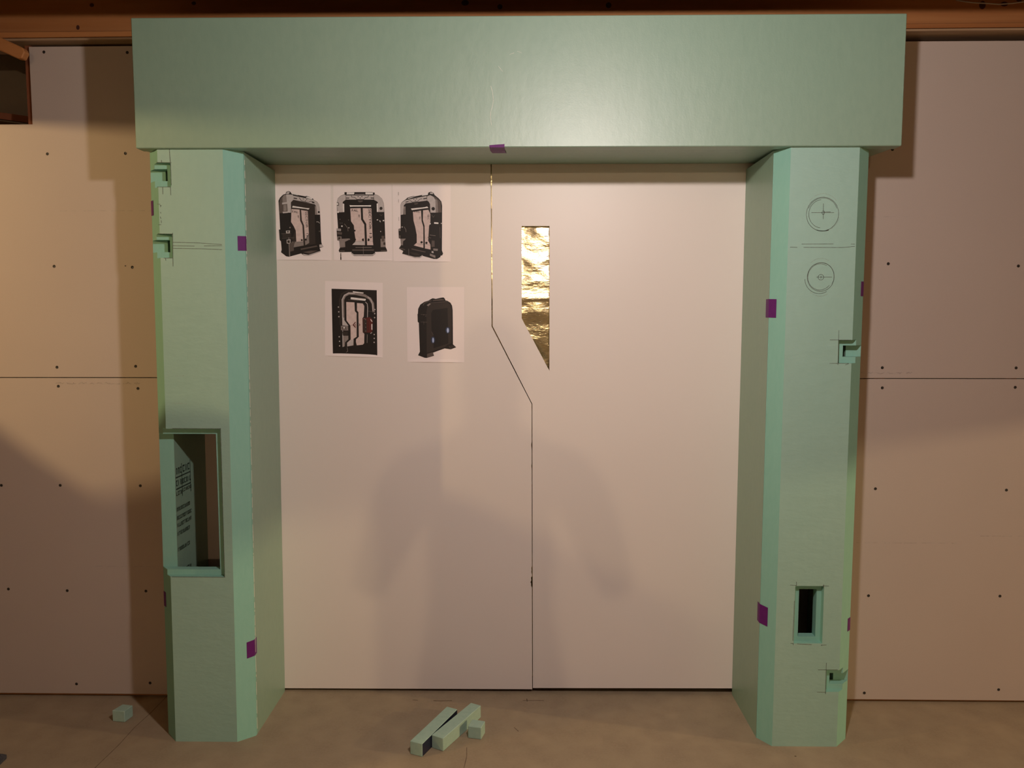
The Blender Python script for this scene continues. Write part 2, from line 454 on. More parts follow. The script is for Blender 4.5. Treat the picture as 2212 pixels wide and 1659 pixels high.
F, B = -DP - .05, -DP + .022          # rabbets are 22 mm deep, the openings go through the front panel
T = -DP + TH + .0003
lcuts = [(-1.40, -1.1407, F, B, 1.8742, 1.9515), (-1.40, -1.1614, F, T, 1.8967, 1.9352),
         (-1.40, -1.1429, F, B, 1.6469, 1.7246), (-1.40, -1.1614, F, T, 1.6671, 1.7070),
         (-1.40, -1.0060, F, B, .5807, 1.0847), (-1.40, -1.0297, F, T, .5989, 1.0644)]
rcuts = [(1.0257, 1.40, F, B, 1.3041, 1.3802), (1.0489, 1.40, F, T, 1.3242, 1.3616),
         (.9100, 1.0056, F, B, .3615, .5594), (.9310, .9900, F, T, .3764, .5413),
         (1.0226, 1.40, F, B, .1930, .2694), (1.0430, 1.40, F, T, .2111, .2491)]
PL, pl_front, pl_out, pl_in = pillar('foam_pillar', 'green foam pillar with a tall open pocket and two square notches on its outer corner',
                                     -1.2425, -1.1936, -.9807, -.9295, .0413, .0113, lcuts, (-1.09, -.15, 0))
PR, pr_front, pr_out, pr_in = pillar('foam_pillar', 'green foam pillar with two pencilled circles and a narrow dark slot near its foot',
                                     1.1174, 1.0657, .8475, .8098, .0541, .0055, rcuts, (.96, -.15, 0))

# pencil layout marks on the pillars
lp = [[(-1.1422, 1.994), (-1.1408, 1.9515)], [(-1.186, 1.9523), (-1.1378, 1.9515)], [(-1.1859, 1.8744), (-1.1437, 1.8743)], [(-1.1686, 1.8736), (-1.1687, 1.8515)],
      [(-1.1436, 1.8751), (-1.1431, 1.8485)], [(-1.1692, 1.9589), (-1.1694, 1.953)], [(-1.1405, 1.951), (-1.1403, 1.880)],
      [(-1.179, 1.8161), (-1.1765, 1.8140)], [(-1.1765, 1.8161), (-1.178, 1.8102)], [(-1.1784, 1.7939), (-1.1778, 1.7902)], [(-1.1797, 1.779), (-1.1784, 1.7731)], [(-1.1779, 1.7672), (-1.1766, 1.7598)],
      [(-1.1880, 1.8198), (-1.1789, 1.819)], [(-1.1859, 1.7538), (-1.1784, 1.7538)],
      [(-1.1901, 1.7248), (-1.1415, 1.724)], [(-1.1733, 1.6465), (-1.1436, 1.6465)], [(-1.1414, 1.727), (-1.1438, 1.6195)], [(-1.1672, 1.6465), (-1.1674, 1.639)],
      [(-1.141, 1.6972), (-1.0561, 1.6949), (-.982, 1.6896)], [(-1.1414, 1.686), (-1.0716, 1.6845)], [(-1.0397, 1.6852), (-.982, 1.6859)], [(-1.1417, 1.6778), (-1.0567, 1.6762), (-.982, 1.6732)],
      [(-1.165, 1.0856), (-1.0037, 1.0850)], [(-1.0045, 1.086), (-1.0062, .579)], [(-1.185, .5800), (-1.006, .5795)]]
ribbons('pencil_marks', lp, -DP, .0014, M['pencil'], PL)
ribbons('pencil_marks', [[(-1.1585, 1.171), (-1.1123, 1.168)], [(-1.15, 1.02 + .24), (-1.12, 1.262)]], -DP, .001, M['faintfoam'], PL)
def arc(cx, cz, rx, rz, a0, a1, n=26): return [(cx + rx * math.cos(math.radians(a0 + (a1 - a0) * i / n)), cz + rz * math.sin(math.radians(a0 + (a1 - a0) * i / n))) for i in range(n + 1)]
rp = [arc(.9597, 1.7835, .0515, .0535, -75, 205), (arc(.9597, 1.7845, .0478, .050, 20, 160), .0012), (arc(.957, 1.7845, .041, .0445, 95, 265), .0012), arc(.9597, 1.7835, .0515, .0535, 205, 290),
      [(.9245, 1.788), (.996, 1.7877)], [(.9618, 1.8165), (.9627, 1.7683)], arc(.9618, 1.788, .004, .006, 0, 360, 12), [(.962, 1.790), (.985, 1.7905)],
      (arc(.962, 1.7345, .02, .0045, 200, 340, 8), .0022),
      arc(.961, 1.5835, .0435, .0462, 120, 330), (arc(.9585, 1.5835, .0395, .042, 60, 320), .0012), (arc(.961, 1.5835, .0425, .0455, -30, 120), .0018), arc(.957, 1.580, .0475, .05, 185, 300),
      [(.947, 1.5832), (.9964, 1.5832)], arc(.9612, 1.5825, .009, .009, 0, 360, 14), [(.9612, 1.587), (.9612, 1.578)],
      [(.8965, 1.6883), (.9972, 1.6889)], [(1.054, 1.6881), (1.066, 1.6878)], [(.8597, 1.6787), (.8819, 1.678)], [(.9027, 1.6779), (1.0272, 1.6771), (1.066, 1.6810)],
      [(.9974, 1.3801), (1.0650, 1.3799)], [(1.0247, 1.4109), (1.0256, 1.2995)], [(.9985, 1.304), (1.0600, 1.3041)], [(1.0600, 1.303), (1.0500, 1.2990)],
      [(.8931, .5623), (.9131, .5616)], [(.9135, .5735), (.9139, .5608)], [(1.0023, .5605), (1.0208, .5597)], [(1.0037, .5645), (1.004, .5549)], [(.9085, .5083), (.9073, .3709)],
      [(.9006, .3612), (.9090, .3610)], [(.9090, .3612), (.9092, .3557)], [(.9223, .3597), (.9704, .3576)], [(1.003, .3554), (1.0199, .3564)], [(1.0037, .3571), (1.003, .3538)],
      [(.995, .2702), (1.0600, .2705)], [(1.022, .2944), (1.0222, .1893)], [(.9943, .1921), (1.0224, .1918)], [(1.0224, .192), (1.0226, .186)]]
ribbons('pencil_marks', rp, -DP, .0013, M['pencil'], PR)
ribbons('pencil_marks', [arc(.96, 1.787, .055, .061, 40, 140), arc(.96, 1.5845, .05, .0585, 60, 130), arc(.96, 1.580, .05, .058, 230, 300), arc(.9597, 1.786, .055, .058, 300, 350)], -DP, .0009, M['faintfoam'], PR)

# print on the inside face of the pocketed pillar's outer panel (facing +x)
def side_print():
    bm = bmesh.new(); X = -1.2425 + .05 + .0062
    def q(y0, y1, z0, z1, sk=0.0):
        vv = [bm.verts.new((X, a, b)) for a, b in ((y0, z0), (y1, z0 + sk), (y1, z1 + sk), (y0, z1))]; bm.faces.new(vv)
    rnd = random.Random(3)
    for z in (.905, .865): q(-.25, -.135, z, z + .004)
    for y in (-.205, -.137): q(y, y + .003, .835, .95)
    def glyphs(y0, y1, z, h, w):
        y = y0
        while y < y1:
            ww = w * rnd.uniform(.6, 1.1)
            q(y, y + w * .25, z, z + h)
            if rnd.random() < .7: q(y, y + ww, z + h * .8, z + h)
            if rnd.random() < .6: q(y + ww * .7, y + ww, z, z + h * .9)
            if rnd.random() < .6: q(y, y + ww, z, z + h * .18)
            y += ww + w * .45
    glyphs(-.245, -.212, .917, .022, .012); glyphs(-.195, -.15, .917, .024, .014)
    glyphs(-.248, -.212, .877, .020, .012); glyphs(-.200, -.142, .877, .018, .010)
    glyphs(-.25, -.21, .844, .014, .009); glyphs(-.2, -.14, .848, .012, .008)
    for z, y1 in ((.79, -.15), (.76, -.14), (.735, -.14), (.705, -.155), (.65, -.165)): glyphs(-.25, y1, z, .013, .008)
    glyphs(-.25, -.15, .56, .02, .012)
    return link('printed_text', bm_mesh('printed_text', bm), mat('print_ink', (.015, .03, .02), .7, noise=(60, (.03, .05, .035), .5, 2, None)), PL)
side_print()

# glue line along the seam between front and side panel
def seam(par, x, y, z0, z1, sh, side):
    bm = bmesh.new(); z = z0; rnd = random.Random(5)
    while z < z1:
        l = rnd.uniform(.006, .06)
        xx = x + sh * z / 2
        bm_box(bm, min(xx, xx + side * .0009), max(xx, xx + side * .0009), y - .0014, y + .0014, z, min(z + l, z1)); z += l + rnd.uniform(.002, .02)
    link('glue_line', bm_mesh('glue_line', bm), M['scratch'], par)
seam(PL, -.9295, -DP + TH, .02, 1.97, .0113, 1)

# header
HDR = empty('foam_header', (-.02, -.15, ZT)); tag(HDR, 'wide green foam header beam lying across the two foam pillars', 'foam beam')
HX0, HX1 = -1.2443, 1.1968
hf = box('front_panel', HX0, HX1, -DH, -DH + .05, ZT, ZH, M['skin'], HDR, bev=.0022)
skin_faces(hf, lambda c, n: abs(n.y) > .5 or n.z < -.5)
bm = bmesh.new()
plan = [(HX0, -DH + .0505), (HX1, -DH + .0505), (HX1, -.0005), (.858, -.0005), (.858, YD - .001), (-.972, YD - .001), (-.972, -.0005), (HX0, -.0005)]
zf = lambda y: ZT + .002 + (y + DH) * .052
lo = [bm.verts.new((x, y, zf(y))) for x, y in plan]; hi = [bm.verts.new((x, y, zf(y) + .05)) for x, y in plan]
bm.faces.new(lo); bm.faces.new(hi)
for i in range(len(plan)): bm.faces.new((lo[i], lo[(i + 1) % len(plan)], hi[(i + 1) % len(plan)], hi[i]))
hb = link('bottom_panel', bm_mesh('bottom_panel', bm), M['skin'], HDR); skin_faces(hb, lambda c, n: abs(n.z) > .5)
ht = box('top_panel', HX0, HX1, -DH + .0505, -.0005, ZH - .05, ZH - .001, M['skin'], HDR); skin_faces(ht, lambda c, n: abs(n.z) > .5)
for a, b in ((HX0, HX0 + .05), (HX1 - .05, HX1)):
    he = box('end_panel', a, b, -DH + .0505, -.0005, ZT + .068, ZH - .0505, M['skin'], HDR); skin_faces(he, lambda c, n: abs(n.x) > .5)
ribbons('scratch', [[(-.1035, 2.1831), (-.0985, 2.165), (-.0956, 2.1416), (-.0975, 2.125), (-.1035, 2.105), (-.1050, 2.090), (-.1035, 2.075), (-.1016, 2.0628)]], -DH, .0014, M['scratch'], HDR)
for st_ in ([(-.08, 2.245), (-.066, 2.228)], [(-.03, 2.285), (-.044, 2.28)], [(-.02, 2.29), (-.005, 2.284)]): ribbons('scratch', [st_], -DH, .0009, M['scratch'], HDR)

# ------------------------------------------------------------------ door leaves and foil
seamL = [(-.1207, 2.06), (-.1184, 1.421), (.0320, 1.129), (.0326, .985), (.0308, .975), (.0326, .955), (.0329, .90), (.0315, .893), (.0330, .88),
         (.0346, .503), (.0322, .497), (.0330, .486), (.0318, .480), (.0345, .472), (.0346, .465), (.0310, .458), (.0320, .448), (.0285, .440), (.0315, .434), (.0308, .424), (.0348, .418), (.0366, .0135)]  # chipped edge
seamR = [(-.1167, 2.06), (-.1144, 1.4225), (.0345, 1.130), (.0392, .0190)]
dl = prism_y('door_panel', [(-.976, 2.06)] + seamL + [(-.976, .0105)], YD, YD + .012, M['door'], None, bev=.0008)
tag(dl, 'white glossy door panel carrying five printed pictures', 'door panel', 'white mock door panels')
win = [(-.0062, 1.7918), (.0965, 1.7918), (.0985, 1.2549), (-.0058, 1.4506)]
dr = prism_y('door_panel', seamR + [(.856, .0235), (.856, 2.06)], YD, YD + .012, M['door'], None, bev=.0, hole=win)
tag(dr, 'white glossy door panel with a pointed window cut-out', 'door panel', 'white mock door panels')

def foil_board():
    root = empty('foil_insulation_board', (-.06, .10, 0))
    tag(root, 'gold foil-faced insulation board behind the white door panels', 'insulation board')
    bx = box('foam_core', -.97, .85, .135, .17, .03, 2.06, M['gypsum'], root)
    bm = bmesh.new(); nx, nz = 60, 70
    from mathutils import noise as mn
    x0, x1, z0, z1 = -.97, .85, .03, 2.06
    V = []
    xs = [x0, -.6, -.3, -.14] + [-.10 + .23 * i / nx for i in range(nx + 1)] + [.2, .4, .6, x1]
    zs = [z0, .4, .8, 1.0] + [1.2 + .64 * i / nz for i in range(nz + 1)] + [1.95, z1]
    for z in zs:
        row = []
        for x in xs:
            p = Vector((x * 9, 0, z * 14)); w = abs(mn.noise(p + Vector((3, 0, 1)))) * .0035
            d = x * .85 + z * .52; w += .004 * abs(math.sin(d * 23 + 2 * mn.noise(Vector((x * 6, 1, z * 6))))) ** 6 * (1 if z < 1.52 else .35)
            w += .0035 * math.exp(-((z - 1.532) / .004) ** 2) + .002 * (z < 1.532)
            row.append(bm.verts.new((x, .0835 - w + .11 * max(0, 1.545 - max(z, 1.1)), z)))
        V.append(row)
    for i in range(len(zs) - 1):
        for j in range(len(xs) - 1): bm.faces.new((V[i][j], V[i][j + 1], V[i + 1][j + 1], V[i + 1][j]))
    me = bm_mesh('foil_facing', bm)
    for p in me.polygons: p.use_smooth = True
    link('foil_facing', me, M['foil'], root)
foil_board()

# ------------------------------------------------------------------ printed pictures on the left door panel
def text_polys(txt, size):
    cu = bpy.data.curves.new('lettering', 'FONT'); cu.body = txt; cu.size = size; cu.resolution_u = 2
    o = bpy.data.objects.new('lettering', cu); COL.objects.link(o)
    bpy.context.view_layer.update()
    me = bpy.data.meshes.new_from_object(o.evaluated_get(bpy.context.evaluated_depsgraph_get()))
    vs_ = [tuple(v.co) for v in me.vertices]; fs = [tuple(p.vertices) for p in me.polygons]
    bpy.data.objects.remove(o); bpy.data.curves.remove(cu); bpy.data.meshes.remove(me)
    return vs_, fs

def picture(label, corners, ox, oz, k, shapes, letters=(), curl=0.0):
    """sheet with corners [(x,z)*4]; drawing units: x right, y down from (ox,oz), k metres each"""
    (x0, z0), (x1, z1), (x2, z2), (x3, z3) = corners
    root = empty('printed_sheet', (sum(c[0] for c in corners) / 4, YD, min(z2, z3)))
    tag(root, label, 'paper sheet', 'printed pictures on the door panel')
    n = 24; vv = []; ff = []
    for j in range(n + 1):
        t = j / n; lift = curl * max(0, t - .55) ** 2
        for i in range(n + 1):
            s = i / n
            x = (x0 * (1 - s) + x1 * s) * (1 - t) + (x3 * (1 - s) + x2 * s) * t
            z = (z0 * (1 - s) + z1 * s) * (1 - t) + (z3 * (1 - s) + z2 * s) * t
            e = .0026 * max(0, t - .955) / .045 * (1 - abs(2 * s - 1) ** 3)
            vv.append((x, YD - .0005 - e, z))
    m = len(vv)
    vv += [(a, b + .0003, c) for a, b, c in vv]
    for j in range(n):
        for i in range(n):
            a = j * (n + 1) + i; ff.append((a, a + n + 1, a + n + 2, a + 1)); ff.append((m + a, m + a + 1, m + a + n + 2, m + a + n + 1))
    pm = mesh('paper', vv, ff)
    link('paper', pm, M['paper'], root)
    bm = bmesh.new()
    lay = [0]
    def face(pts, col, d):
        f = bm.faces.new([bm.verts.new((ox + px * k, YD - .0009 - d * .00003, oz - py * k)) for px, py in pts])
        f.material_index = INKS.index(col)
    for sh in shapes:
        lay[0] += 1
        kind, col, pts = sh[0], sh[1], sh[2]
        if kind == 'p': face(pts, col, lay[0])
        elif kind == 'c':
            (cx, cy), r = pts, sh[3]; rx, ry = r if isinstance(r, tuple) else (r, r)
            face([(cx + rx * math.cos(2 * math.pi * i / 14), cy + ry * math.sin(2 * math.pi * i / 14)) for i in range(14)], col, lay[0])
        elif kind == 's':
            w = sh[3] / 2
            for q_, ((a, b), (c, d)) in enumerate(zip(pts[:-1], pts[1:])):
                L = math.hypot(c - a, d - b); ux, uy = (c - a) / L, (d - b) / L; nx_, ny_ = -uy * w, ux * w; ex, ey = ux * w * .5, uy * w * .5
                face([(a - ex + nx_, b - ey + ny_), (c + ex + nx_, d + ey + ny_), (c + ex - nx_, d + ey - ny_), (a - ex - nx_, b - ey - ny_)], col, lay[0] + q_ * .08)
    for txt, cx, cy, size, rot, col, sx in letters:
        tv, tf = text_polys(txt, size); lay[0] += 1
        ca, sa = math.cos(math.radians(rot)), math.sin(math.radians(rot))
        W = [bm.verts.new((ox + (cx + (a * sx * ca + b * sa)) * k, YD - .0009 - lay[0] * .00003, oz - (cy + (a * sx * sa - b * ca)) * k)) for a, b, _ in tv]
        for f in tf:
            g = bm.faces.new([W[i] for i in f]); g.material_index = INKS.index(col)
    for f in bm.faces:
        f.normal_update()
        if f.normal.y > 0: f.normal_flip()
    bmesh.ops.triangulate(bm, faces=[f for f in bm.faces if len(f.verts) > 4], ngon_method='EAR_CLIP')
    me = bpy.data.meshes.new('print'); bm.to_mesh(me); bm.free()
    for c in INKS: me.materials.append(INK[c])
    link('print', me, [], root)
    return root

U = .0017356 / 9.2145
def org(px, py): return (-.1200 + (px - 1060) * .0017356 + .0008, 2.0107 - (py - 357.5) * .0017170)
# drawing 1: gate seen from its left
s1 = [('p', 'K', [(145, 370), (175, 310), (240, 250), (290, 235), (300, 200), (345, 180), (385, 195), (410, 235), (680, 285), (700, 275), (820, 320), (850, 360), (910, 390), (945, 440), (960, 520), (968, 960), (975, 1170), (985, 1215), (1015, 1265), (940, 1290), (960, 1350), (720, 1440), (630, 1440), (570, 1395), (400, 1440), (330, 1460), (270, 1450), (170, 1370), (185, 1320), (175, 1160), (150, 1130), (140, 930), (165, 925), (155, 600)]),
      ('p', 'G', [(160, 400), (190, 320), (250, 262), (300, 245), (320, 600), (165, 610)]),
      ('p', 'L', [(300, 245), (430, 250), (445, 300), (440, 350), (395, 395), (385, 600), (322, 600), (312, 400)]), ('p', 'M', [(250, 262), (300, 245), (312, 400), (225, 400), (225, 310)]),
      ('p', 'L', [(215, 405), (310, 395), (315, 430), (215, 440)]), ('p', 'L', [(222, 582), (325, 575), (325, 605), (227, 612)]), ('p', 'M', [(240, 450), (300, 440), (305, 565), (240, 570)]),
      ('p', 'L', [(440, 270), (850, 355), (860, 440), (600, 382), (440, 350)]), ('s', 'K', [(450, 318), (510, 330)], 18), ('s', 'K', [(555, 310), (600, 370), (690, 395), (740, 400), (780, 380), (850, 395)], 9),
      ('c', 'K', (635, 335), 9), ('c', 'K', (705, 347), 9), ('c', 'K', (678, 372), 9), ('s', 'K', [(810, 400), (850, 410)], 18),
      ('p', 'W', [(430, 205), (545, 245), (530, 265), (420, 240)]), ('p', 'W', [(705, 290), (825, 318), (805, 342), (690, 312)]), ('p', 'L', [(302, 218), (345, 188), (375, 205), (350, 240), (305, 238)]),
      ('p', 'L', [(850, 365), (910, 395), (945, 440), (960, 520), (960, 640), (905, 640), (890, 480), (862, 440)]), ('p', 'M', [(862, 470), (890, 480), (905, 640), (862, 640)]), ('c', 'K', (938, 590), 20),
      ('p', 'D', [(440, 352), (862, 445), (855, 640), (860, 1210), (420, 1275), (400, 1100), (460, 950), (388, 760), (392, 400)]),
      ('p', 'W', [(425, 468), (462, 474), (700, 512), (757, 515), (735, 542), (690, 530), (470, 505), (412, 500)]),
      ('p', 'P', [(400, 530), (560, 540), (565, 755), (608, 850), (618, 1160), (480, 1165), (475, 950), (440, 870), (385, 780), (395, 600)]), ('p', 'M', [(385, 1165), (620, 1165), (625, 1240), (420, 1278), (440, 1210)]),
      ('p', 'P', [(590, 550), (720, 570), (732, 1000), (655, 1150), (640, 850), (600, 745)]), ('p', 'M', [(732, 1000), (735, 1190), (657, 1235), (652, 1120)]),
      ('c', 'K', (590, 1135), 20), ('c', 'K', (670, 1125), 20), ('p', 'M', [(326, 1000), (340, 1000), (352, 1455), (332, 1458)]), ('p', 'L', [(280, 950), (360, 945), (356, 1000), (282, 1002)]), ('c', 'K', (318, 972), 16),
      ('p', 'L', [(288, 1128), (368, 1118), (364, 1206), (292, 1200)]), ('p', 'D', [(302, 1142), (352, 1136), (350, 1192), (305, 1188)]), ('p', 'G', [(352, 1190), (470, 1152), (425, 1240), (430, 1340), (352, 1360)]),
      ('p', 'D', [(205, 1010), (380, 1000), (380, 1080), (210, 1085)]), ('s', 'G', [(190, 1010), (370, 1005)], 10), ('s', 'G', [(200, 1100), (440, 1090)], 10), ('c', 'M', (362, 890), 14),
      ('p', 'L', [(600, 1402), (715, 1422), (955, 1345), (957, 1365), (725, 1442), (632, 1440)]), ('p', 'G', [(560, 1300), (880, 1240), (900, 1262), (570, 1330)]), ('p', 'G', [(610, 1370), (760, 1340), (900, 1340), (740, 1400)]), ('p', 'L', [(935, 1222), (985, 1220), (1013, 1266), (940, 1275)]),
      ('s', 'L', [(890, 780), (925, 780), (950, 805)], 10), ('c', 'G', (945, 965), 14)]
lt1 = [('FAL', 405, 600, 62, 4, 'K', 1.25), ('SECTOR', 668, 575, 60, 88, 'D', 1.45), ('13', 682, 985, 56, 88, 'K', 1.5), ('001', 520, 655, 40, 90, 'K', 1.0)]
ox, oz = org(590, 390)
picture('printed picture of a grey gateway seen from its left, beside the pillar', [(-.9275, 1.9430), (-.7125, 1.9425), (-.7140, 1.6670), (-.9275, 1.6690)], ox, oz, U, s1, lt1)
# drawing 2: gate from the front
s2 = [('p', 'K', [(190, 400), (215, 320), (270, 275), (345, 245), (345, 205), (385, 205), (390, 213), (545, 205), (745, 205), (890, 205), (905, 213), (940, 213), (940, 245), (1010, 270), (1080, 330), (1115, 420), (1125, 590), (1140, 1270), (1167, 1330), (1167, 1360), (925, 1367), (942, 1400), (880, 1447), (515, 1447), (460, 1402), (465, 1367), (225, 1372), (210, 1340), (235, 1285), (225, 1150), (185, 1140), (175, 910), (205, 905), (190, 590)]),
      ('p', 'L', [(192, 400), (218, 322), (272, 278), (345, 250), (368, 262), (368, 350), (310, 392), (305, 425), (335, 430), (335, 590), (197, 598)]), ('p', 'L', [(940, 250), (1010, 274), (1078, 332), (1112, 420), (1120, 590), (976, 590), (975, 430), (1003, 415), (990, 390), (925, 355), (922, 262)]),
      ('p', 'W', [(310, 425), (335, 432), (335, 588), (310, 590)]), ('p', 'W', [(976, 430), (1000, 425), (1003, 585), (978, 588)]),
      ('p', 'L', [(375, 268), (918, 268), (918, 350), (740, 350), (590, 350), (375, 348)]), ('s', 'K', [(480, 270), (485, 300), (545, 305), (585, 345), (720, 347), (755, 310), (805, 304), (820, 272)], 9), ('c', 'K', (612, 292), 10), ('c', 'K', (688, 292), 10), ('c', 'K', (652, 320), 10),
      ('s', 'K', [(375, 320), (435, 320)], 16), ('s', 'K', [(865, 320), (920, 320)], 16), ('p', 'G', [(600, 365), (710, 365), (690, 395), (650, 405), (620, 395)]),
      ('p', 'W', [(392, 216), (540, 210), (534, 250), (386, 252)]), ('p', 'W', [(760, 210), (902, 212), (908, 252), (757, 252)]), ('s', 'L', [(552, 247), (742, 247)], 8),
      ('p', 'W', [(440, 455), (500, 460), (800, 460), (865, 457), (862, 488), (800, 484), (510, 485), (452, 490)]),
      ('p', 'P', [(455, 520), (660, 515), (665, 735), (725, 835), (733, 1235), (480, 1230), (545, 1165), (550, 1130), (527, 970), (520, 850), (465, 770)]), ('p', 'P', [(700, 515), (870, 520), (890, 1160), (898, 1235), (776, 1235), (765, 820), (705, 725)]),
      ('s', 'M', [(560, 1158), (732, 1158)], 6), ('s', 'M', [(775, 1155), (890, 1158)], 6), ('p', 'L', [(545, 1165), (730, 1165), (732, 1232), (485, 1228)]),
      ('c', 'K', (700, 1130), 26), ('c', 'K', (802, 1130), 26), ('p', 'P', [(712, 1100), (732, 1100), (732, 1158), (716, 1158)]), ('p', 'P', [(774, 1100), (790, 1100), (786, 1158), (775, 1158)]), ('c', 'K', (535, 952), 18), ('c', 'K', (540, 1125), 18),
      ('p', 'L', [(180, 912), (262, 915), (262, 960), (182, 952)]), ('c', 'K', (205, 936), 9), ('c', 'K', (238, 936), 9), ('p', 'G', [(190, 975), (285, 985), (280, 1030), (187, 1022)]), ('p', 'M', [(186, 1065), (272, 1065), (272, 1142), (192, 1142)]), ('p', 'D', [(205, 1080), (252, 1080), (252, 1128), (208, 1128)]),
      ('p', 'M', [(230, 1112), (420, 1105), (412, 1135), (340, 1168), (342, 1272), (237, 1282)]), ('p', 'M', [(1043, 1112), (1138, 1108), (1138, 1272), (1045, 1275)]), ('p', 'G', [(1065, 1055), (1117, 1055), (1117, 1165), (1065, 1165)]), ('p', 'D', [(1100, 1180), (1138, 1180), (1138, 1230), (1100, 1230)]),
      ('c', 'W', (204, 434), 18), ('c', 'W', (212, 590), 18), ('s', 'K', [(195, 410), (228, 412), (228, 458), (195, 460)], 9), ('c', 'D', (1062, 520), 30),
      ('p', 'L', [(460, 1402), (515, 1442), (880, 1442), (940, 1400), (936, 1384), (880, 1416), (515, 1416), (470, 1386)]), ('p', 'G', [(480, 1318), (910, 1318), (905, 1345), (482, 1345)]), ('s', 'M', [(550, 1280), (865, 1280)], 10), ('p', 'G', [(235, 1340), (330, 1340), (330, 1358), (235, 1358)]), ('p', 'G', [(1045, 1335), (1150, 1335), (1160, 1352), (1045, 1352)]), ('s', 'M', [(700, 1260), (700, 1440)], 6),
      ('c', 'W', (285, 865), 15), ('c', 'L', (422, 896), 11), ('s', 'M', [(335, 820), (402, 905), (405, 960)], 8), ('p', 'W', [(965, 745), (1000, 730), (1000, 755)]), ('p', 'W', [(1025, 750), (1045, 760), (1050, 790), (1035, 785)]), ('p', 'W', [(1090, 750), (1122, 745), (1122, 770), (1095, 770)]), ('c', 'L', (1048, 970), 11),
      ('s', 'G', [(1035, 640), (1065, 662), (1090, 640)], 8), ('c', 'M', (250, 732), 7), ('c', 'M', (252, 805), 6), ('c', 'M', (288, 805), 6), ('c', 'M', (418, 745), 7), ('c', 'M', (430, 1120), 12)]
lt2 = [('FAL', 478, 580, 64, 2, 'K', 1.3), ('SECTOR', 816, 528, 68, 89, 'K', 1.60), ('13', 828, 975, 68, 89, 'K', 1.95), ('001', 615, 640, 40, 90, 'K', 1.0), ('FIG 2', 240, 1390, 34, 90, 'G', 1.0)]
lt2 = lt2[:-1]
s2.append(('s', 'G', [(253, 1392), (253, 1420)], 14)); s2.append(('s', 'G', [(253, 1432), (253, 1450)], 18)); s2.append(('s', 'D', [(253, 1465), (253, 1515)], 20))
ox, oz = org(710, 390)
picture('printed picture of a grey gateway seen straight on, between two angled views', [(-.7030, 1.9425), (-.4870, 1.9420), (-.4868, 1.6645), (-.7060, 1.6665)], ox, oz, U, s2, lt2)
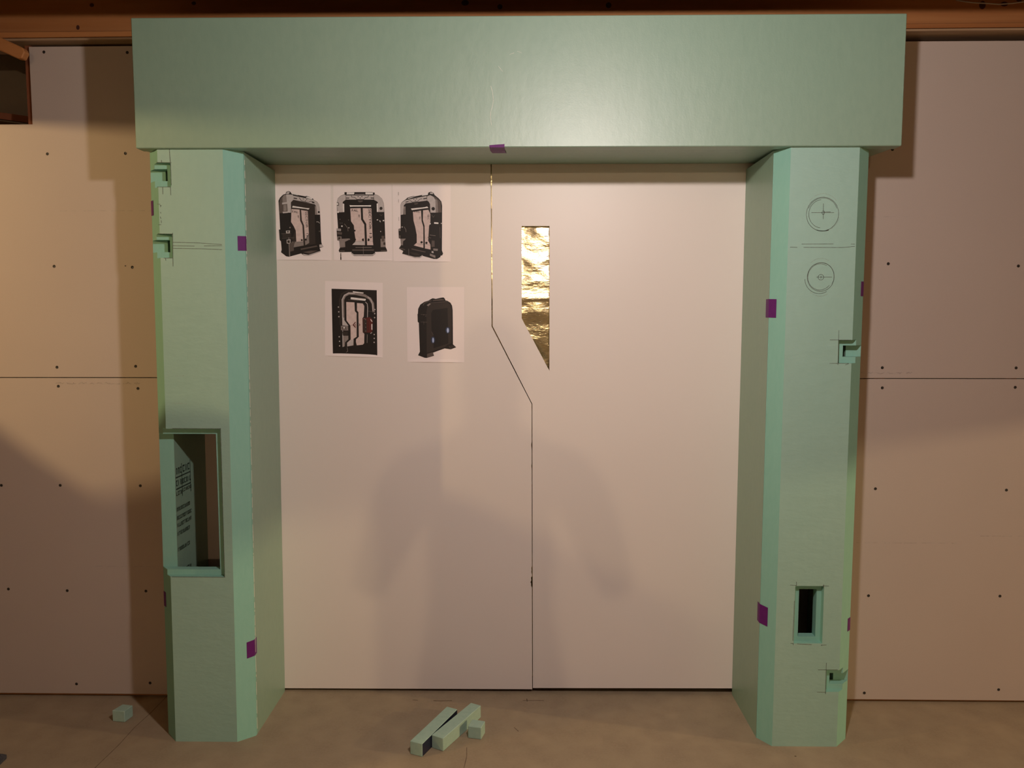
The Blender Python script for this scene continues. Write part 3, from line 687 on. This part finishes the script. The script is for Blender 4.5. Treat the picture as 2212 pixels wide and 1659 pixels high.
# drawing 3: gate from the right
s3 = [('p', 'K', [(245, 450), (275, 400), (345, 350), (370, 330), (390, 310), (500, 285), (530, 290), (790, 240), (800, 215), (850, 200), (900, 225), (920, 265), (1000, 330), (1050, 390), (1065, 470), (1055, 1340), (1077, 1400), (1060, 1435), (1030, 1440), (1020, 1470), (960, 1505), (930, 1517), (680, 1447), (620, 1487), (520, 1487), (268, 1402), (290, 1350), (205, 1300), (245, 1240), (240, 1110), (205, 1100), (200, 920), (245, 910)]),
      ('p', 'L', [(770, 290), (830, 265), (900, 300), (935, 360), (940, 605), (832, 605), (828, 440), (800, 390), (770, 372)]), ('p', 'G', [(900, 285), (960, 320), (1040, 400), (1055, 600), (945, 608), (938, 360)]), ('p', 'M', [(935, 330), (975, 370), (985, 600), (945, 605)]), ('c', 'K', (890, 530), 34),
      ('p', 'L', [(247, 450), (282, 402), (345, 365), (345, 430), (312, 462), (302, 640), (247, 648)]), ('p', 'M', [(312, 490), (345, 480), (345, 640), (315, 640)]), ('p', 'L', [(345, 362), (760, 282), (765, 372), (345, 425)]), ('s', 'K', [(430, 365), (480, 400), (590, 385), (625, 345), (670, 335)], 9), ('c', 'K', (510, 348), 9), ('c', 'K', (565, 338), 9), ('c', 'K', (538, 370), 9), ('s', 'K', [(700, 338), (760, 328)], 18), ('s', 'K', [(350, 400), (400, 392)], 14), ('s', 'M', [(410, 355), (415, 405)], 8),
      ('p', 'W', [(385, 325), (500, 298), (530, 298), (405, 335)]), ('p', 'W', [(680, 255), (790, 230), (790, 262), (668, 280)]), ('p', 'L', [(838, 212), (885, 220), (892, 248), (828, 242)]), ('p', 'G', [(510, 430), (600, 415), (580, 440), (530, 448)]),
      ('p', 'W', [(452, 525), (720, 500), (772, 485), (797, 515), (720, 522), (470, 556)]),
      ('p', 'P', [(490, 590), (650, 565), (660, 770), (692, 880), (690, 1290), (550, 1255), (500, 1240), (560, 1190), (560, 1030), (530, 870), (500, 760)]), ('p', 'P', [(690, 560), (795, 550), (832, 630), (832, 780), (805, 870), (785, 1150), (830, 1230), (830, 1322), (720, 1300), (717, 860), (685, 750)]), ('s', 'M', [(560, 1205), (690, 1230)], 6), ('s', 'M', [(720, 1215), (825, 1240)], 6),
      ('c', 'K', (655, 1180), 23), ('c', 'K', (750, 1192), 23), ('p', 'L', [(268, 1402), (520, 1466), (612, 1466), (668, 1430), (680, 1447), (620, 1489), (520, 1489)]), ('p', 'M', [(820, 1400), (925, 1440), (925, 1490), (815, 1442)]), ('p', 'M', [(885, 1300), (975, 1310), (970, 1350), (885, 1342)]), ('p', 'G', [(855, 1145), (912, 1150), (912, 1270), (850, 1270)]), ('p', 'W', [(905, 790), (990, 796), (990, 826), (905, 820)]), ('p', 'M', [(250, 1110), (345, 1110), (320, 1140), (290, 1160), (285, 1240), (245, 1235)]),
      ('p', 'W', [(810, 830), (840, 800), (835, 835)]), ('c', 'L', (1048, 815), 11), ('s', 'G', [(860, 650), (890, 695), (915, 660)], 10), ('c', 'L', (275, 883), 12), ('s', 'M', [(315, 880), (345, 930), (350, 980)], 8), ('s', 'M', [(820, 1040), (930, 1052)], 8), ('p', 'G', [(460, 1300), (740, 1365), (720, 1378), (450, 1320)]), ('p', 'G', [(205, 1300), (330, 1335), (330, 1318), (240, 1290)]), ('p', 'D', [(400, 1370), (560, 1390), (640, 1440), (520, 1440)]), ('s', 'M', [(400, 1310), (400, 1450)], 6), ('p', 'M', [(205, 925), (243, 925), (243, 960), (208, 955)]), ('p', 'G', [(205, 1045), (243, 1045), (243, 1098), (208, 1095)]), ('s', 'G', [(780, 1080), (840, 1100)], 12), ('p', 'L', [(855, 1350), (890, 1360), (890, 1395), (850, 1385)]), ('s', 'L', [(212, 210), (212, 265)], 14), ('s', 'L', [(212, 350), (212, 405)], 10), ('s', 'L', [(212, 690), (212, 760)], 10), ('s', 'G', [(1020, 890), (1025, 1100)], 10)]
lt3 = [('FAL', 515, 605, 55, -3, 'K', 1.25), ('SEC', 778, 640, 52, 92, 'D', 1.2), ('001', 612, 680, 40, 90, 'K', 1.0)]
ox, oz = org(840, 390)
picture('printed picture of a grey gateway seen from its right', [(-.4835, 1.9425), (-.2680, 1.9420), (-.2700, 1.6605), (-.4835, 1.6620)], ox, oz, U, s3, lt3)
# drawing 4: dark framed door
s4 = [('p', 'K', [(238, 128), (1137, 158), (1130, 1460), (240, 1437)]), ('s', 'D', [(400, 840), (395, 360), (440, 230), (560, 170), (680, 175)], 30),
      ('s', 'M', [(460, 700), (460, 345), (500, 265), (580, 222), (690, 222), (900, 265), (1000, 325), (1055, 420), (1068, 580)], 48), ('s', 'L', [(452, 840), (445, 345), (490, 262), (580, 215), (700, 225)], 20), ('s', 'L', [(960, 290), (1020, 350), (1050, 440), (1055, 575)], 14),
      ('p', 'L', [(440, 840), (440, 700), (482, 700), (482, 750), (562, 862), (440, 852)]), ('p', 'M', [(440, 1058), (556, 1058), (556, 1130), (490, 1190), (482, 1270), (440, 1282)]), ('s', 'W', [(445, 960), (445, 1280)], 10),
      ('p', 'W', [(660, 178), (876, 204), (870, 224), (666, 200)]), ('p', 'W', [(620, 295), (922, 330), (905, 367), (614, 336)]), ('s', 'G', [(565, 345), (760, 362)], 8),
      ('p', 'P', [(527, 390), (690, 397), (695, 570), (730, 610), (722, 1080), (660, 1120), (655, 1250), (530, 1272), (528, 1200), (602, 1135), (602, 860), (525, 755)]), ('p', 'P', [(740, 410), (855, 420), (885, 470), (870, 680), (845, 710), (845, 990), (877, 1020), (870, 1210), (840, 1238), (722, 1250), (706, 1180), (710, 1130), (766, 1080), (766, 590), (737, 560)]),
      ('p', 'L', [(530, 1200), (602, 1140), (655, 1130), (652, 1248), (530, 1270)]), ('s', 'M', [(605, 855), (640, 850)], 5),
      ('p', 'G', [(405, 858), (560, 865), (562, 958), (410, 950)]), ('s', 'L', [(430, 870), (540, 872), (545, 945), (425, 940), (430, 870)], 7), ('c', 'W', (475, 900), 17), ('c', 'M', (520, 905), 14), ('p', 'D', [(440, 975), (550, 975), (545, 1045), (445, 1045)]),
      ('p', 'R', [(645, 845), (705, 775), (708, 912)]), ('p', 'P', [(672, 842), (705, 805), (706, 880)]), ('p', 'R', [(685, 842), (706, 820), (706, 868)]), ('p', 'R', [(775, 812), (802, 845), (772, 872)]), ('p', 'P', [(774, 832), (786, 845), (773, 856)]),
      ('p', 'R', [(852, 712), (1000, 690), (1050, 745), (1042, 965), (1000, 1000), (862, 990)]), ('p', 'D', [(862, 735), (930, 730), (930, 985), (866, 985)]), ('s', 'K', [(955, 770), (955, 950)], 8), ('s', 'M', [(865, 720), (900, 720)], 8), ('s', 'W', [(1008, 735), (1035, 778)], 16), ('s', 'W', [(1031, 830), (1030, 935)], 20), ('s', 'L', [(1000, 1015), (1030, 995)], 12),
      ('s', 'L', [(910, 392), (945, 425), (952, 500), (945, 690)], 12), ('s', 'M', [(937, 1035), (930, 1200)], 10), ('s', 'G', [(960, 572), (1080, 580)], 8), ('s', 'M', [(530, 1290), (540, 1370), (510, 1388)], 8)]
for p in ((370, 490), (375, 585), (375, 680), (375, 1080), (380, 1170), (380, 1260)): s4.append(('c', 'L', p, 13))
for p in ((1095, 540), (1090, 620), (1088, 700), (1075, 1035), (1075, 1112), (1072, 1190)): s4.append(('c', 'L', p, 13))
for p in ((908, 740), (908, 815), (908, 890), (908, 965)): s4.append(('c', 'M', p, 8))
ox, oz = org(690, 605)
picture('printed picture of a pink door on a black ground with a white paper border', [(-.7405, 1.5905), (-.5245, 1.5835), (-.5282, 1.3045), (-.7465, 1.3110)], ox, oz, U, s4)
# drawing 5: black case
s5 = [('p', 'K', [(320, 590), (325, 500), (365, 420), (440, 370), (520, 345), (570, 315), (600, 300), (660, 312), (760, 290), (805, 285), (830, 310), (840, 340), (880, 350), (935, 385), (965, 440), (975, 520), (977, 780), (977, 1165), (1037, 1220), (935, 1260), (820, 1242), (600, 1322), (617, 1382), (480, 1422), (440, 1420), (315, 1372), (350, 1305), (335, 760), (315, 740), (312, 600)]),
      ('p', 'D', [(480, 560), (500, 460), (560, 405), (880, 375), (935, 420), (955, 520), (955, 1140), (860, 1180), (820, 1220), (480, 1330)]), ('p', 'K', [(570, 580), (600, 520), (880, 480), (890, 1150), (610, 1240), (610, 980), (575, 920)]),
      ('p', 'M', [(488, 430), (540, 395), (565, 408), (515, 450)]), ('s', 'G', [(545, 392), (870, 362)], 10), ('s', 'G', [(420, 430), (440, 395), (520, 358), (580, 345)], 12), ('p', 'G', [(600, 335), (760, 315), (815, 325), (820, 338), (605, 352)]), ('p', 'G', [(485, 1345), (592, 1315), (617, 1376), (485, 1418)]), ('p', 'D', [(905, 1205), (975, 1180), (1030, 1220), (935, 1252)]), ('s', 'G', [(905, 1200), (935, 1252)], 6),
      ('s', 'G', [(375, 605), (490, 610)], 6), ('s', 'G', [(375, 745), (490, 748)], 6), ('c', 'G', (430, 610), 9), ('c', 'G', (468, 635), 8), ('c', 'G', (430, 750), 9), ('c', 'G', (430, 780), 7), ('s', 'G', [(575, 925), (605, 985)], 5),
      ('c', 'N', (600, 1085), (42, 65)), ('c', 'B', (602, 1088), (17, 48)), ('c', 'N', (882, 900), (45, 62)), ('c', 'B', (882, 902), (20, 46))]
ox, oz = org(865, 605)
picture('printed picture of a black upright case with two blue lights', [(-.4345, 1.5675), (-.2205, 1.5675), (-.2215, 1.2862), (-.4357, 1.2878)], ox, oz, .0017356 / 8.733, s5)

# ------------------------------------------------------------------ purple tape tabs
def tape(label, pts_faces, verts):
    me = mesh('tape_tab', verts, pts_faces)
    o = link('tape_tab', me, M['purple'])
    sm = o.modifiers.new('thickness', 'SOLIDIFY'); sm.thickness = .0006; sm.offset = 1
    return tag(o, label, 'tape', 'purple tape tabs')
def strip_over(label, rows):
    """rows of cross-section points: two rails [(p0..pn),(q0..qn)]"""
    a, b = rows; n = len(a)
    return tape(label, [(i, i + 1, n + i + 1, n + i) for i in range(n - 1)], list(a) + list(b))
e = .0008
strip_over('purple tape tab folded under the middle of the green foam header', ([(-.1090, -DH - e, 1.9999), (-.1083, -DH - e, ZT - e), (-.1078, -DH + .0502, ZT - e), (-.1038, -.197, ZT + .0078)], [(-.0604, -DH - e, 2.0034), (-.0604, -DH - e, ZT - e), (-.0600, -DH + .0502, ZT - e), (-.0572, -.197, ZT + .0078)]))
def pillar_in(label, sx, xf, xi, c, z0, z1, tilt, shift, f0, wrap):
    """tab on the inner chamfer, wrapped onto the side facing the doors"""
    s = shift * (z0 + z1) / 4
    A = Vector((xf + s, -DP)); Bv = Vector((xi + s, -DP + c)); n = Vector((sx, -1)).normalized() * e
    p = A.lerp(Bv, f0) + n; q = Bv + n
    w = (xi + s + sx * e, -DP + c + wrap)
    strip_over(label, ([(p.x, p.y, z1), (q.x, q.y, z1 + tilt), (w[0], w[1], z1 + tilt * 1.2)], [(p.x, p.y, z0), (q.x, q.y, z0 + tilt), (w[0], w[1], z0 + tilt * 1.2)]))
pillar_in('upper purple tape tab on the inner chamfer of the pillar with the tall pocket', 1, -.9807, -.9295, .0413, 1.672, 1.720, .001, .0113, .62, .010)
pillar_in('lower purple tape tab on the inner chamfer of the pillar with the tall pocket', 1, -.9807, -.9295, .0413, .285, .342, .003, .0113, .60, .022)
pillar_in('upper purple tape tab on the inner chamfer of the pillar with the circles', -1, .8475, .8098, .0541, 1.452, 1.513, .001, .0055, .55, .028)
pillar_in('lower purple tape tab on the inner chamfer of the pillar with the circles', -1, .8475, .8098, .0541, .408, .474, .003, .0055, .50, .022)
def pillar_out(label, sx, xo, xf, c, z0, z1, shift, f0):
    s = shift * (z0 + z1) / 4
    A = Vector((xf + s, -DP)); Bv = Vector((xo + s, -DP + c)); n = Vector((sx, -1)).normalized() * e
    p = A.lerp(Bv, f0) + n; q = Bv + n
    strip_over(label, ([(p.x, p.y, z1), (q.x, q.y, z1), (xo + s + sx * e, -DP + c + .03, z1)], [(p.x, p.y, z0), (q.x, q.y, z0), (xo + s + sx * e, -DP + c + .03, z0)]))
pillar_out('upper purple tape tab on the outer edge of the pillar with the tall pocket', -1, -1.2425, -1.1936, TH, 1.789, 1.837, .0113, .72)
pillar_out('lower purple tape tab on the outer edge of the pillar with the tall pocket', -1, -1.2425, -1.1936, TH, .461, .513, .0113, .72)
pillar_out('upper purple tape tab on the outer edge of the pillar with the circles', 1, 1.1174, 1.0657, TH, 1.523, 1.571, .0055, .72)
pillar_out('lower purple tape tab on the outer edge of the pillar with the circles', 1, 1.1174, 1.0657, TH, .388, .433, .0055, .72)

# ------------------------------------------------------------------ foam offcuts on the floor
def offcut(name, label, corners, h, dark_side=None, skew=0.0):
    """corners of its foot print, counter-clockwise"""
    cx = sum(c[0] for c in corners) / len(corners); cy = sum(c[1] for c in corners) / len(corners)
    bm = bmesh.new()
    a = [bm.verts.new((x - cx, y - cy, 0)) for x, y in corners]; b = [bm.verts.new((x - cx, y - cy, h)) for x, y in corners]
    bm.faces.new(a); bm.faces.new(b); n = len(corners); sd = []
    for i in range(n): sd.append(bm.faces.new((a[i], a[(i + 1) % n], b[(i + 1) % n], b[i])))
    bmesh.ops.recalc_face_normals(bm, faces=bm.faces[:])
    if dark_side is not None: sd[dark_side].material_index = 1
    bevel(bm, .0016)
    me = bm_mesh(name, bm); me.materials.append(M['offcut']); me.materials.append(M['navy'])
    o = link(name, me, [], None, (cx, cy, 0))
    return tag(o, label, 'foam offcut', 'green foam offcuts')
M['offcut'] = mat('foam_offcut', (.34, .50, .41), .75, spec=.25, noise=(70, (.40, .55, .45), .6, 3, None), bump=(300, .3, .0008, None))
offcut('foam_offcut', 'long green foam stick with one dark navy side lying on the floor', [(-.376, -.372), (-.333, -.390), (-.236, -.160), (-.276, -.141)], .046, 1)
offcut('foam_offcut', 'long all-green foam stick lying between the navy-sided stick and a foam cube', [(-.3085, -.333), (-.2670, -.356), (-.1525, -.132), (-.1905, -.112)], .046)
offcut('foam_offcut', 'small green foam cube beside the two foam sticks', [(-.190, -.270), (-.1435, -.281), (-.132, -.236), (-.178, -.224)], .043)
offcut('foam_offcut', 'small green foam block alone on the floor beside the tall-pocket pillar', [(-1.482, -.178), (-1.434, -.184), (-1.426, -.140), (-1.467, -.132)], .041)
# dark cloth corner
def cloth():
    bm = bmesh.new(); n = 12
    from mathutils import noise as mn
    prof = [(-2.05, -.45), (-1.76, -.412), (-1.727, -.406), (-1.711, -.410), (-1.705, -.420), (-1.704, -.434), (-1.702, -.465), (-1.71, -.52), (-1.83, -.60), (-2.05, -.66)]
    lo_ = [bm.verts.new((x, y, 0)) for x, y in prof]
    mi = [bm.verts.new((x, y, .009)) for x, y in prof]
    cx, cy = -1.83, -.48
    hi_ = [bm.verts.new((cx + (x - cx) * .9, cy + (y - cy) * .88, .016 + .005 * mn.noise(Vector((x * 15, y * 15, 0))))) for x, y in prof]
    N_ = len(prof)
    for A, B_ in ((lo_, mi), (mi, hi_)):
        for i in range(N_): bm.faces.new((A[i], A[(i + 1) % N_], B_[(i + 1) % N_], B_[i]))
    bm.faces.new(hi_); bm.faces.new(lo_)
    o = link('floor_mat', bm_mesh('floor_mat', bm), M['cloth'])
    return tag(o, 'rounded corner of a dark grey mat on the concrete', 'mat')
cloth()

# ------------------------------------------------------------------ unseen blockers added to shape the light of the side bulbs
def blocker():  # added board, lower edge sloped to cut off the left bulb up high
    f = lambda y: 2.1965 + .064 * y
    bm = bmesh.new(); v = []
    for y in (-2.4, -.02):
        for x, z in ((-2.41, f(y)), (-2.39, f(y)), (-2.39, 2.445), (-2.41, 2.445)): v.append(bm.verts.new((x, y, z)))
    for q in ((0, 1, 2, 3), (4, 7, 6, 5), (0, 4, 5, 1), (1, 5, 6, 2), (2, 6, 7, 3), (3, 7, 4, 0)): bm.faces.new([v[i] for i in q])
    return tag(link('blocker_board', bm_mesh('blocker_board', bm), M['darkwood']), 'unseen dark bulkhead board hanging under the joists', 'board')
blocker()
occ_root = empty('occluder_box', (4.6, -.9, 1.47)); tag(occ_root, 'unseen cabinet hung high on the far drywall', 'occluder')  # made-up box, its underside placed to cut off the right bulb
box('body', 4.45, 4.8, -2.0, -.002, 1.47, 2.44, M['card'], occ_root, .003)
for k in range(3): box('door', 4.43, 4.449, -1.99 + k * .662, -1.34 + k * .662, 1.48, 2.43, M['card'], occ_root, .003)  # fronts of the same added box
baffle = prism_y('foam_baffle', [(-2.95, 0), (-1.99, 0), (-1.99, 1.63), (-2.015, 1.656), (-2.093, 1.691), (-2.137, 1.718), (-2.196, 1.735), (-2.40, 1.740), (-2.508, 1.713), (-2.55, 1.7045), (-2.622, 1.755), (-2.687, 1.807), (-2.85, 1.93), (-2.95, 1.95)], -1.02, -.96, M['skin'])  # added slab, top outline shaped for the lower shade edge of the left bulb
tag(baffle, 'stack of green foam, unseen, added to block the left bulb low down', 'foam sheets')

# ------------------------------------------------------------------ the person taking the picture (stands behind the camera)
def person():
    V = [(0, -3.24, .98, .150, .115), (0, -3.23, 1.12, .140, .11), (0, -3.22, 1.30, .165, .12), (0, -3.22, 1.44, .13, .09), (0, -3.21, 1.52, .055, .055), (0, -3.19, 1.60, .072, .085), (0, -3.19, 1.70, .078, .092), (0, -3.20, 1.765, .045, .055)]
    E = [(i, i + 1) for i in range(7)]
    def chain(root, pts):
        k = root
        for p in pts: V.append(p); E.append((k, len(V) - 1)); k = len(V) - 1
        return k
    for s in (-1, 1):
        chain(0, [(s * .10, -3.24, .88, .092, .095), (s * .11, -3.23, .52, .06, .065), (s * .12, -3.25, .10, .042, .045), (s * .13, -3.14, .035, .045, .035), (s * .135, -3.06, .028, .04, .025)])
        h = chain(3, [(s * .19, -3.22, 1.42, .062, .062), (s * .25, -3.19, 1.28, .048, .048), (s * .29, -3.13, 1.13, .042, .042), (s * .19, -3.00, 1.28, .034, .034), (s * .115, -2.945, 1.37, .024, .026), (s * .10, -2.93, 1.41, .026, .022)])
        for j, (dz, l) in enumerate(((.045, .040), (.028, .048), (.010, .046), (-.008, .036))):
            chain(h, [(s * (.098 - .004 * j), -2.925, 1.415 + dz, .0095, .0095), (s * (.098 - l), -2.915, 1.418 + dz, .008, .008)])
        chain(h, [(s * .085, -2.945, 1.40, .0105, .0105), (s * .055, -2.950, 1.425, .009, .009)])
    me = bpy.data.meshes.new('person'); me.from_pydata([v[:3] for v in V], E, []); me.update()
    o = bpy.data.objects.new('person', me); COL.objects.link(o)
    sk = o.modifiers.new('skin', 'SKIN'); sk.use_smooth_shade = True
    for i, d in enumerate(me.skin_vertices[0].data): d.radius = V[i][3:5]; d.use_root = (i == 0)
    sb = o.modifiers.new('smooth', 'SUBSURF'); sb.levels = 2; sb.render_levels = 2
    bpy.context.view_layer.update()
    m2 = bpy.data.meshes.new_from_object(o.evaluated_get(bpy.context.evaluated_depsgraph_get()))
    o.modifiers.clear(); o.data = m2; bpy.data.meshes.remove(me)
    m2.materials.clear()
    for m in (mat('skin_tone', (.48, .28, .2), .5, noise=(20, (.44, .25, .18), .5, 2, None)), mat('grey_shirt', (.16, .16, .17), .9, noise=(120, (.12, .12, .13), .5, 2, None)),
              mat('blue_jeans', (.05, .07, .13), .9, noise=(140, (.08, .1, .16), .5, 2, None)), mat('brown_hair', (.05, .03, .02), .7, noise=(90, (.08, .05, .03), .6, 2, None)), mat('dark_shoe', (.03, .03, .03), .6, noise=(40, (.05, .05, .05), .5, 2, None))): m2.materials.append(m)
    for p in m2.polygons:
        c = p.center; p.use_smooth = True
        if c.z < .10: k = 4
        elif c.z < 1.0: k = 2
        elif c.z > 1.70 or (c.z > 1.58 and c.y < -3.22): k = 3
        elif c.z > 1.52 or c.y > -3.04: k = 0
        else: k = 1
        p.material_index = k
    tag(o, 'person in a grey shirt and jeans holding up a phone with both hands', 'person')
    return o
person()
